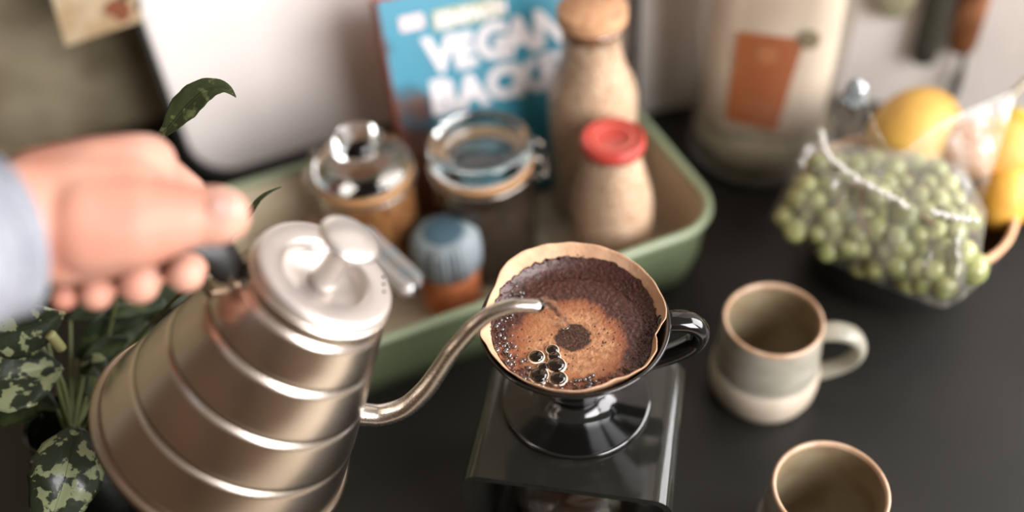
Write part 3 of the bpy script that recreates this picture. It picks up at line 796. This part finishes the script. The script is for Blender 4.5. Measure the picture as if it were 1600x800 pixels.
# ------------------------------------------------------------------ canister with paper bag
def canister():
    x, y = .512, .672; L = (x, y, 0)
    t = thing('storage_canister', L, 'tall frosted plastic canister holding a paper bag, at the wall behind the fruit', 'canister')
    obj('tub', lathe([(0, .001), (.060, .001), (.0665, .004), (.068, .010), (.0705, .10), (.077, .36), (.0790, .365), (.077, .370)], L), M_canister, t)
    obj('foot_ring', lathe([(.0665, .0), (.0710, .0), (.0725, .004), (.0710, .009), (.0680, .010)], L), M_canister, t)
    b = thing('paper_bag', (x, y, .0065), 'white paper bag with an orange label inside the frosted canister', 'bag')
    vdir = Vector((-x, -y, 0)).normalized(); sd = Vector((-vdir.y, vdir.x, 0))
    sd = -sd if sd.x < 0 else sd
    def Q(u, v, z): return Vector((x, y, z)) + sd*u - vdir*v
    R = []
    for z, k in ((.045, .90), (.05, .98), (.12, 1), (.22, 1.0), (.33, .96), (.345, .9)):
        ring = []
        for (u, v) in rrect(-.060, .060, -.046, .046, .030, 6):
            w = .0015*noise.noise(Vector((u*60, v*60, z*30)))
            ring.append(Q(u*k+w, v*k+w, z))
        R.append(ring)
    bg_ = obj('sack', ringstack(R), M_bagpaper, b)
    obj('base_fill', lathe([(0, .0062), (.062, .0065), (.0660, .012), (.0668, .040), (0, .044)], L), M_greyfill, t)  # grey plug added to give the empty canister bottom its frosty tone
    # label quad seen on the bag front
    pl = Q(0, -.0480, 0); pn = vdir
    C4 = [on_plane(px, py, pl, pn) for px, py in ((1134, 187), (1213, 206), (1257, 63), (1153, 50))]
    lab = obj('orange_label', ringstack([C4, [p - pn*.001 for p in C4]]), M_orange, bg_, smooth=False)
    def q(u, v, d=.0004):
        a = C4[0].lerp(C4[1], u); c = C4[3].lerp(C4[2], u); return a.lerp(c, v)+pn*d
    bm = bmesh.new()
    bm.faces.new([bm.verts.new(q(.5+.17*math.cos(k*math.pi/10), .80+.1*math.sin(k*math.pi/10))) for k in range(20)])
    obj('printed_emblem', bm, M_orange2, lab, smooth=False)
    for v0, h in ((.20, .022), (.26, .022), (.14, .018)):
        bm = bmesh.new(); bm.faces.new([bm.verts.new(q(u, v)) for u, v in ((.18, v0), (.82, v0), (.82, v0+h), (.18, v0+h))])
        obj('printed_line', bm, M_orange2, lab, smooth=False)
    c = on_plane(1265, 62, pl, pn)
    e1, e2, e3 = frame(pn)
    obj('round_stamp', lathe([(0, .0012), (.008, .0012), (.0095, .0010), (.0095, .0)], c, n=28, e=(e1, e2, e3)), M_stamp, bg_)
canister()

# ------------------------------------------------------------------ fruit bowl
BC = at(1590, 325, .085) - Vector((.82, -.57, 0))*.088; BC.z = 0
def bowl():
    t = thing('fruit_bowl', BC, 'wide black bowl with a cream rim holding the fruit and the bag of grapes', 'bowl')
    obj('outside', lathe([(0, .0), (.046, 0), (.052, .003), (.073, .022), (.083, .048), (.0868, .076)], BC, n=80), M_bowlout, t)
    obj('rim', lathe([(.0868, .076), (.0885, .082), (.0875, .0855), (.0840, .0855), (.0825, .081)], BC, n=80), M_bowlrim, t)
    obj('inside', lathe([(.0825, .081), (.079, .050), (.066, .028), (.045, .010), (0, .008)], BC, n=80), M_bowlin, t)
bowl()
def fruit(name, c, r, ax, ln, m, label, tip=.0, bumps=0):
    a = Vector(ax).normalized(); prof = []
    n = 22
    for k in range(n+1):
        u = k/n; th_ = math.pi*u
        rr = r*math.sin(th_)**.9 if 0 < u < 1 else 0
        z = -math.cos(th_)*ln
        if tip and (u > .86): z += tip*((u-.86)/.14); rr *= 1-.25*math.sin(math.pi*(u-.86)/.14)
        prof.append((rr, z))
    o = obj(name, lathe(prof, c, a, n=36, rfun=(lambda t_, k: 1+bumps*math.sin(t_*9)*math.sin(k*2.1)) if bumps else None), m, None)
    tag(o, label, 'fruit', 'yellow fruit in the bowl'); return o
fruit('mango', (.566, .524, .100), .037, (.8, .3, .1), .047, M_mango, 'large dull yellow fruit at the back of the bowl, behind the grapes')
fruit('orange_fruit', (.600, .468, .108), .030, (.4, -.7, .3), .038, M_peach, 'big orange-yellow fruit partly covered by the clear bag flap')
fruit('lemon', (.5900, .4330, .086), .0225, (.35, .3, .9), .029, M_lemon, 'small bright lemon at the right rim of the bowl', tip=.004)
fruit('bitter_melon', (.640, .482, .102), .018, (.5, .8, .2), .026, M_bumpy, 'knobbly yellow-green fruit at the right edge of the picture', bumps=.08)

# grapes: hexagonal packing over the front of the bowl
def inpoly(x, y, P):
    c = False; j = len(P)-1
    for i in range(len(P)):
        if (P[i][1] > y) != (P[j][1] > y) and x < (P[j][0]-P[i][0])*(y-P[i][1])/(P[j][1]-P[i][1])+P[i][0]: c = not c
        j = i
    return c
GP = [(1222, 335), (1240, 285), (1285, 240), (1350, 238), (1430, 250), (1500, 275), (1522, 330), (1526, 420), (1475, 458), (1400, 440), (1330, 412), (1250, 372)]
def gz(x, y):
    edge = 362 + (x-1225)*.42       # lower outline of the bag
    return .088 + .044*max(0, min(1, (edge-y)/115))**.75
def grapes():
    c0 = at(1390, 330, .07)
    t = thing('grape_bunch', c0, 'pale green grapes heaped inside the clear plastic bag', 'grapes')
    me = None; n = 0
    for layer, (dz, jit) in enumerate(((0, 6), (-.015, 7))):
        y = 235
        while y < 450:
            x = 1215 + (15 if int(y/26) % 2 else 0)
            while x < 1535:
                px, py = x+random.uniform(-jit, jit), y+random.uniform(-jit, jit)
                if inpoly(px, py, GP):
                    p = at(px, py, gz(px, py)+dz+random.uniform(-.004, .003))
                    if (Vector((p.x, p.y, 0))-Vector((.562, .520, 0))).length > .046 and p.z > .06:
                        if me is None:
                            bm = sphere(c0, .0093, None, 14, 9, sc=(1, 1, 1.12)); o = obj('grape', bm, M_grape, t); me = o.data
                        else:
                            o = bpy.data.objects.new('grape', me); COL.objects.link(o); o.parent = t
                        o.location = p-c0; k = random.uniform(.85, 1.15); o.scale = (k, k, k)
                        o.rotation_euler = (random.uniform(-1, 1), random.uniform(-1, 1), 0); n += 1
                x += 31
            y += 26
    bm = bmesh.new()
    for pts in (((1290, 260), (1350, 300), (1400, 310), (1460, 350)), ((1350, 300), (1340, 340), (1360, 370)), ((1400, 310), (1440, 290), (1480, 300)), ((1330, 270), (1310, 320), (1290, 330))):
        tube([at(x, y, gz(x, y)+.006) for x, y in pts], .0014, 6, bm)
    obj('stem', bm, M_grapestem, t)
    print('grapes', n)
grapes()
def bag():
    def glint_beads(P):  # zip line whose pale beads stand in for specular glints
        bm = tube(P, .0007, 8)
        for A, B in zip(P, P[1:]):
            for u in (0, .5): sphere(A.lerp(B, u)+Vector((random.uniform(-1, 1), random.uniform(-1, 1), 0))*.0012, random.uniform(.0012, .0026), bm, 10, 6)
        return bm
    c0 = at(1390, 330, .06)
    t = thing('plastic_bag', c0, 'crinkled clear resealable plastic bag around the green grapes', 'bag')
    # outer sheet over the grapes: four sided patch given by its outline
    def bil(A, B, C_, D_, u, v):   # A->B bottom, D->C top
        return [(1-u)*(1-v)*a+u*(1-v)*b+u*v*c+(1-u)*v*d for a, b, c, d in zip(A, B, C_, D_)]
    bm = bmesh.new(); nu, nv = 60, 44; V = []
    low = spline([(1200, 342), (1255, 385), (1335, 428), (1418, 462), (1478, 480), (1526, 448)], 10)
    upp = spline([(1262, 228), (1300, 222), (1370, 232), (1440, 240), (1500, 262), (1542, 330)], 10)
    for j in range(nv+1):
        row = []; v = j/nv
        for i in range(nu+1):
            u = i/nu; a = low[int(u*(len(low)-1))]; b = upp[int(u*(len(upp)-1))]
            px, py = a[0]+(b[0]-a[0])*v, a[1]+(b[1]-a[1])*v
            e = min(u, 1-u, v)*7; e = min(1, e)
            z = gz(px, py)*e + (1-e)*(gz(px, py)-.018) + .0165*e
            z += .0045*noise.noise(Vector((px*.022, py*.022, 2))) + .0018*abs(noise.noise(Vector((px*.07, py*.05, 9))))
            row.append(bm.verts.new(at(px, py, z)))
        V.append(row)
    for j in range(nv):
        for i in range(nu): bm.faces.new((V[j][i], V[j][i+1], V[j+1][i+1], V[j+1][i]))
    obj('front_sheet', bm, M_bag, t)
    # back sheet under the grapes
    bm = bmesh.new(); V = []
    for j in range(21):
        row = []; v = j/20
        for i in range(31):
            u = i/30; a = low[int(u*(len(low)-1))]; b = upp[int(u*(len(upp)-1))]
            px, py = a[0]+(b[0]-a[0])*v, a[1]+(b[1]-a[1])*v
            e = min(1, min(u, 1-u, v, 1-v)*5)
            z = gz(px, py)-.018-.012*e+.002*noise.noise(Vector((px*.03, py*.03, 7)))
            row.append(bm.verts.new(at(px, py, max(.05, z))))
        V.append(row)
    for j in range(20):
        for i in range(30): bm.faces.new((V[j][i], V[j][i+1], V[j+1][i+1], V[j+1][i]))
    obj('back_sheet', bm, M_bag, t)
    # open mouth flap standing up behind
    lowl = spline([(1275, 225, .125), (1320, 250, .135), (1400, 262, .138), (1470, 262, .138), (1535, 320, .115)], 10)
    uppl = spline([(1300, 195, .150), (1338, 135, .185), (1395, 238, .160), (1475, 190, .175), (1590, 140, .180)], 10)
    bm = bmesh.new(); V = []
    for j in range(25):
        row = []; v = j/24
        for a, b in zip(lowl, uppl):
            px, py, z = [p+(q-p)*v for p, q in zip(a, b)]
            z += .004*noise.noise(Vector((px*.03, py*.02, 4)))
            row.append(bm.verts.new(at(px, py, z)))
        V.append(row)
    for A, B in zip(V, V[1:]):
        for i in range(len(A)-1): bm.faces.new((A[i], A[i+1], B[i+1], B[i]))
    obj('mouth_flap', bm, film('soft_bag_film', (250, 250, 247), gloss=.05, milky=.10, milk=(235, 232, 220), rough=.38, bump=.8, bscale=70), t)
    zp = spline([(1283, 205), (1295, 245), (1340, 280), (1380, 302), (1415, 322)], 8)
    P = [at(x, y, gz(x, y)+.022) for x, y in zp]
    obj('zip_seal', glint_beads(P), M_zip, t)
    zp = spline([(1455, 330), (1490, 340), (1530, 345)], 6); P = [at(x, y, gz(x, y)+.020) for x, y in zp]
    obj('zip_seal', glint_beads(P), M_zip, t)
    # folded mouth edge and the shiny gathered knot
    P = [at(x, y, z) for x, y, z in uppl]
    obj('mouth_edge', tube(P, .0006, 8), M_bag, t)
    k = at(1340, 145, .185); bm = sphere(k, .011, None, 18, 12, sc=(1, .8, 1.2))
    for v in bm.verts: v.co += (v.co-k).normalized()*.004*noise.noise(v.co*160)
    obj('gathered_corner', bm, film('bag_crinkle', (190, 200, 205), gloss=.35, milky=.35, milk=(190, 198, 202), rough=.12), t)
bag()

# ------------------------------------------------------------------ utensils on the slanted wall
WN = Vector((-.73, -.66, 0)).normalized()
_d = (Vector((.93, .40, 0))-Vector((.60, .744, 0))).normalized(); WN = Vector((_d.y, -_d.x, 0)); WN = WN if WN.y < 0 else -WN
WP = Vector((.60, .744, 0))
def wp(x, y, off=.006): return on_plane(x, y, WP+WN*off, WN)
def utensils():
    def bar(pts, ws, th_, name, m, parent):
        bm = bmesh.new(); rings = []
        P = [wp(x, y, .012) for x, y in pts]
        for i, p in enumerate(P):
            d = (P[min(i+1, len(P)-1)]-P[max(i-1, 0)]).normalized(); w = d.cross(WN).normalized()
            rings.append([p+w*ws[i]*math.cos(k*math.pi/6)+WN*th_*math.sin(k*math.pi/6) for k in range(12)])
        return obj(name, ringstack(rings, bm), m, parent)
    t = thing('chef_knife', wp(1470, 0), 'dark handled knife hanging on the white wall, left of the brown handled utensil', 'knife', 'utensils hanging on the wall')
    bar([(1442, 97), (1446, 80), (1474, -25), (1476, -35)], [.010, .0125, .0125, .010], .006, 'handle', M_knifedark, t)
    bar([(1434, 96), (1438, 80), (1466, -25), (1468, -33)], [.004, .005, .005, .004], .004, 'tan_edge', M_tan, t)
    bar([(1474, -25), (1500, -120), (1520, -200)], [.011, .012, .002], .001, 'blade', M_steel, t)
    t = thing('wooden_handled_spatula', wp(1510, 0), 'thin shanked utensil with a brown wooden handle on the white wall', 'utensil', 'utensils hanging on the wall')
    bar([(1500, 80), (1504, 70), (1530, -30), (1532, -38)], [.010, .0125, .015, .012], .007, 'handle', M_handlebrown, t)
    bar([(1512, 60), (1502, 108), (1498, 118), (1490, 142), (1486, 155)], [.003, .003, .005, .005, .004], .002, 'shank', M_knifedark, t)
    t = thing('ladle', wp(1398, 5), 'round grey-olive spoon bowl at the top edge of the picture', 'spoon', 'utensils hanging on the wall')
    c = wp(1398, -5, .012); bm = sphere(c, .020, None, 20, 12, R=WN.to_track_quat('Z', 'Y').to_matrix(), sc=(1, 1.25, .3))
    obj('spoon_bowl', bm, M_olive, t)
    bar([(1402, -25), (1440, -160)], [.004, .004], .003, 'handle', M_steel, t)
utensils()
def skewer():
    a = at(1548, 178, .140); b = at(1625, 108, .165)
    t = thing('whisk', a, 'thin grey metal rod poking out of the fruit bowl at the right edge', 'utensil')
    obj('rod', tube([a, a.lerp(b, .5), b], [.0022, .0028, .0035], 10), mat('dull_metal', (150, 138, 118), .35, metal=.8), t)
    obj('rod_end', sphere(a, .0026, None, 10, 8), M_knifedark, t)
skewer()
o = obj('chopping_board', prism([(.672, .452), (.722, .515), (.86, .41), (.81, .345)], 0, .018), M_wood, None, smooth=False, bevel=.003)
tag(o, 'dark oiled wooden board lying at the right edge of the picture', 'board')

# ------------------------------------------------------------------ plant
VC = at(100, 662, .115); VC.z = 0
def plant():
    vt = thing('glass_vase', VC, 'small round dark glass vase at the left, half behind the kettle', 'vase')
    obj('body', lathe([(0, .0), (.022, 0), (.028, .004), (.034, .04), (.031, .085), (.0265, .112), (.0275, .118), (.0255, .118), (.0245, .112), (.029, .085), (.032, .04), (.026, .007), (0, .005)], VC), film('vase_glass', (150, 158, 150), gloss=.15, rough=.03), vt)
    obj('water', lathe([(0, .006), (.025, .0075), (.0312, .04), (.0285, .080), (0, .080)], VC), mat('murky_water', (40, 44, 34), .05, coat=.4), vt)
    t = thing('pothos_plant', VC+Vector((0, 0, .01)), 'trailing pothos plant with cream-splashed leaves growing from the glass vase', 'plant')
    def leaf(pts, ws, m, curl=.25, label=None, side=None, fold=.18, n=7):
        """pts: (px,py,D) along the midrib; ws: half widths in px"""
        q = spline([(*p, w) for p, w in zip(pts, ws)], 6)
        P = [atd(a, b, D) for a, b, D, w in q]; bm = bmesh.new(); rows = []
        for i, (p, e) in enumerate(zip(P, q)):
            d = (P[min(i+1, len(P)-1)]-P[max(i-1, 0)]).normalized()
            v = (CC-p).normalized(); s = d.cross(v).normalized()
            if side: s = (s*math.cos(side)+v*math.sin(side)).normalized()
            nn = s.cross(d).normalized()
            w = max(.0002, e[3]*e[2]/FPX); row = []
            for k in range(-n, n+1):
                f = k/n
                wav = .05*w*math.sin(i*.9+k)
                row.append(bm.verts.new(p + s*w*f*(1+.03*math.sin(i*1.7)) + nn*(abs(f)*w*fold*2 - f*f*w*curl + wav*abs(f))))
            rows.append(row)
        for A, B in zip(rows, rows[1:]):
            for k in range(2*n): bm.faces.new((A[k], A[k+1], B[k+1], B[k]))
        o = obj('leaf', bm, m, t)
        md = o.modifiers.new('s', 'SOLIDIFY'); md.thickness = .0005; md.offset = 0
        if label: o['label'] = label
        # midrib
        vv = [p + (CC-p).normalized()*.0004 for p in P[:-2]]
        obj('midrib', tube(vv, [.0009*(1-.7*i/len(vv)) for i in range(len(vv))], 6), m, o)
        return o
    def stem(pts, r=.0016, m=None):
        P = [atd(*p) for p in spline(pts, 6)]
        obj('stem', tube(P, r, 8), m or M_stem, t)
    b0 = (112, 680, .690)
    # big variegated leaves on the left
    leaf([(100, 488, .655), (60, 505, .650), (10, 520, .645), (-50, 530, .64)], [3, 40, 46, 10], M_leafv, side=.5, label='broad leaf splashed with cream, just under the sleeve')
    leaf([(98, 575, .665), (60, 582, .66), (5, 596, .65), (-55, 605, .645)], [4, 44, 52, 12], M_leafv, side=-.3)
    leaf([(122, 668, .640), (112, 705, .632), (100, 755, .625), (78, 820, .625)], [14, 48, 54, 30], M_leafv, curl=.6, label='cream-splashed leaf hanging in front of the vase')
    stem([b0, (100, 640, .675), (88, 590, .665), (98, 575, .665)])
    stem([b0, (98, 600, .68), (60, 525, .665), (100, 488, .655)], .0018)
    stem([(78, 522, .650), (96, 545, .662)], .0036, M_stemp)
    stem([b0, (122, 668, .66), (122, 668, .64)])
    # leaves deeper in
    dk = [([(120, 560, .72), (150, 530, .72), (190, 500, .73), (240, 470, .74)], [4, 30, 34, 6]),
          ([(110, 500, .71), (150, 480, .72), (200, 470, .73), (260, 475, .74)], [4, 26, 30, 5]),
          ([(135, 620, .70), (165, 590, .71), (200, 545, .72), (235, 505, .73)], [4, 26, 30, 5]),
          ([(130, 590, .70), (145, 560, .70), (170, 540, .705), (200, 530, .71)], [4, 18, 20, 4]),
          ([(90, 640, .69), (60, 625, .69), (30, 640, .69), (0, 665, .69)], [4, 22, 24, 4]),
          ([(150, 640, .71), (180, 620, .72), (200, 600, .72), (225, 560, .73)], [4, 24, 24, 4]),
          ([(60, 470, .70), (100, 450, .71), (150, 440, .72), (200, 440, .73)], [4, 26, 28, 4]),
          ([(200, 500, .74), (240, 470, .75), (280, 450, .76), (320, 445, .77)], [4, 24, 26, 4])]
    for i, (p, w) in enumerate(dk): leaf(p, w, M_leafd, side=(-.6, .5, .2)[i % 3])
    leaf([(128, 585, .69), (142, 570, .688), (152, 575, .686), (160, 590, .684)], [3, 16, 18, 4], M_leafv, side=.2)
    for p in ((120, 560, .72), (110, 500, .71), (135, 620, .70), (90, 640, .69), (150, 640, .71), (60, 470, .70), (200, 500, .74), (130, 590, .70), (128, 585, .69)):
        stem([b0, ((b0[0]+p[0])/2, (b0[1]+p[1])/2+8, (b0[2]+p[2])/2), p], .0013)
    # tall single leaf above the hand, in focus
    leaf([(238, 221, .640), (262, 202, .630), (290, 168, .622), (320, 142, .615), (350, 137, .612), (369, 152, .610)], [1.5, 10, 23, 20, 10, .6], M_leaff, side=.45, fold=.25, label='single slender leaf standing up above the hand')
    stem([b0, (160, 560, .72), (200, 380, .70), (228, 240, .655), (240, 219, .640)], .0014)
    # thin curling leaf between thumb and lid
    leaf([(330, 418, .600), (362, 372, .595), (392, 335, .590), (412, 308, .59), (440, 292, .592)], [2, 6, 8, 5, .8], M_leaff, side=.9, fold=.4, label='thin folded leaf curling past the thumb')
    stem([b0, (190, 560, .72), (270, 470, .66), (310, 440, .62), (330, 418, .600)], .0013)
plant()

# ------------------------------------------------------------------ hand
def hand():
    t = thing('person', atd(60, 380, .44), 'person in a pale grey sleeve, only the hand seen, gripping the kettle handle', 'person')
    bm = bmesh.new()
    def cap(A, B, n=10):
        """tapered capsule between (px,py,D,rpx) points"""
        a, b = atd(*A[:3]), atd(*B[:3]); ra, rb = A[3]*A[2]/FPX, B[3]*B[2]/FPX
        for k in range(n+1):
            u = k/n; q = bmesh.ops.create_icosphere(bm, subdivisions=3, radius=ra+(rb-ra)*u)['verts']
            bmesh.ops.translate(bm, vec=a.lerp(b, u), verts=q)
    def chain(pts, n=8):
        for A, B in zip(pts, pts[1:]): cap(A, B, n)
    # forearm and wrist
    chain([(-130, 400, .405, 118), (-20, 360, .435, 104), (60, 340, .45, 92)], 10)
    # palm block
    chain([(60, 330, .452, 90), (130, 325, .458, 88), (190, 322, .464, 84)], 8)
    chain([(70, 300, .458, 70), (150, 288, .466, 74), (205, 276, .474, 68), (226, 258, .478, 50)], 8)   # index side back of hand
    chain([(90, 385, .452, 62), (150, 380, .458, 60), (215, 365, .462, 54)], 8)                        # thenar
    # thumb
    chain([(140, 350, .450, 82), (205, 348, .454, 76), (262, 342, .459, 58), (305, 338, .463, 47), (336, 337, .466, 48), (347, 336, .468, 44)], 8)
    # fingers wrap behind the grip, tips come forward below it
    chain([(225, 262, .490, 42), (290, 305, .522, 34), (305, 385, .518, 31), (290, 428, .492, 30)], 9)
    chain([(170, 285, .490, 42), (225, 325, .525, 34), (235, 405, .520, 32), (217, 443, .488, 33)], 9)
    chain([(115, 310, .490, 40), (160, 350, .520, 32), (168, 425, .515, 29), (150, 458, .486, 28)], 9)
    chain([(70, 330, .490, 36), (105, 370, .515, 28), (115, 435, .510, 25), (100, 464, .486, 22)], 9)
    o = obj('hand', bm, M_skin, t)
    r = o.modifiers.new('r', 'REMESH'); r.mode = 'VOXEL'; r.voxel_size = .0016; r.use_smooth_shade = True
    s = o.modifiers.new('s', 'SMOOTH'); s.factor = .5; s.iterations = 7
    # thumb nail lies on the upper side of the thumb tip
    c = atd(350, 320, .4520); ax = (atd(370, 322, .457)-atd(330, 322, .455)).normalized(); v = (CC-c).normalized(); v = (v + CU*.35).normalized()
    w = ax.cross(v).normalized(); v = w.cross(ax)*-1 if w.cross(ax).dot(CC-c) < 0 else w.cross(ax)
    bm = bmesh.new(); rows = []
    for i in range(9):
        row = []
        for j in range(9):
            a, b = (i-4)/4, (j-4)/4; k = math.sqrt(max(0, 1-.35*a*a))
            row.append(bm.verts.new(c + ax*a*.0068 + w*b*k*.0060 - v*(b*b*.0022+a*a*.0006)))
        rows.append(row)
    for A, B in zip(rows, rows[1:]):
        for i in range(8): bm.faces.new((A[i], A[i+1], B[i+1], B[i]))
    n = obj('thumb_nail', bm, M_nail, o); md = n.modifiers.new('s', 'SOLIDIFY'); md.thickness = .0006
    # sleeve: loose cuff round the wrist
    pts = spline([(-260, 450, .35, 150), (-150, 415, .39, 146), (-70, 385, .42, 138), (-25, 372, .432, 130), (0, 366, .438, 122)], 6)
    P = [atd(a, b, D) for a, b, D, w in pts]; rs = [w*D/FPX for a, b, D, w in pts]
    bm = bmesh.new()
    rs2 = [r*(1+.03*math.sin(i*1.1)) for i, r in enumerate(rs)]
    tube(P, rs2, 48, bm, cap=False)
    e = obj('sleeve', bm, M_cloth, t); md = e.modifiers.new('s', 'SOLIDIFY'); md.thickness = .003; md.offset = -1
    bm = tube(P[-5:], [r*1.03 for r in rs2[-5:]], 48, cap=False)
    q = obj('cuff', bm, M_cloth, e); md = q.modifiers.new('s', 'SOLIDIFY'); md.thickness = .004; md.offset = 0
hand()
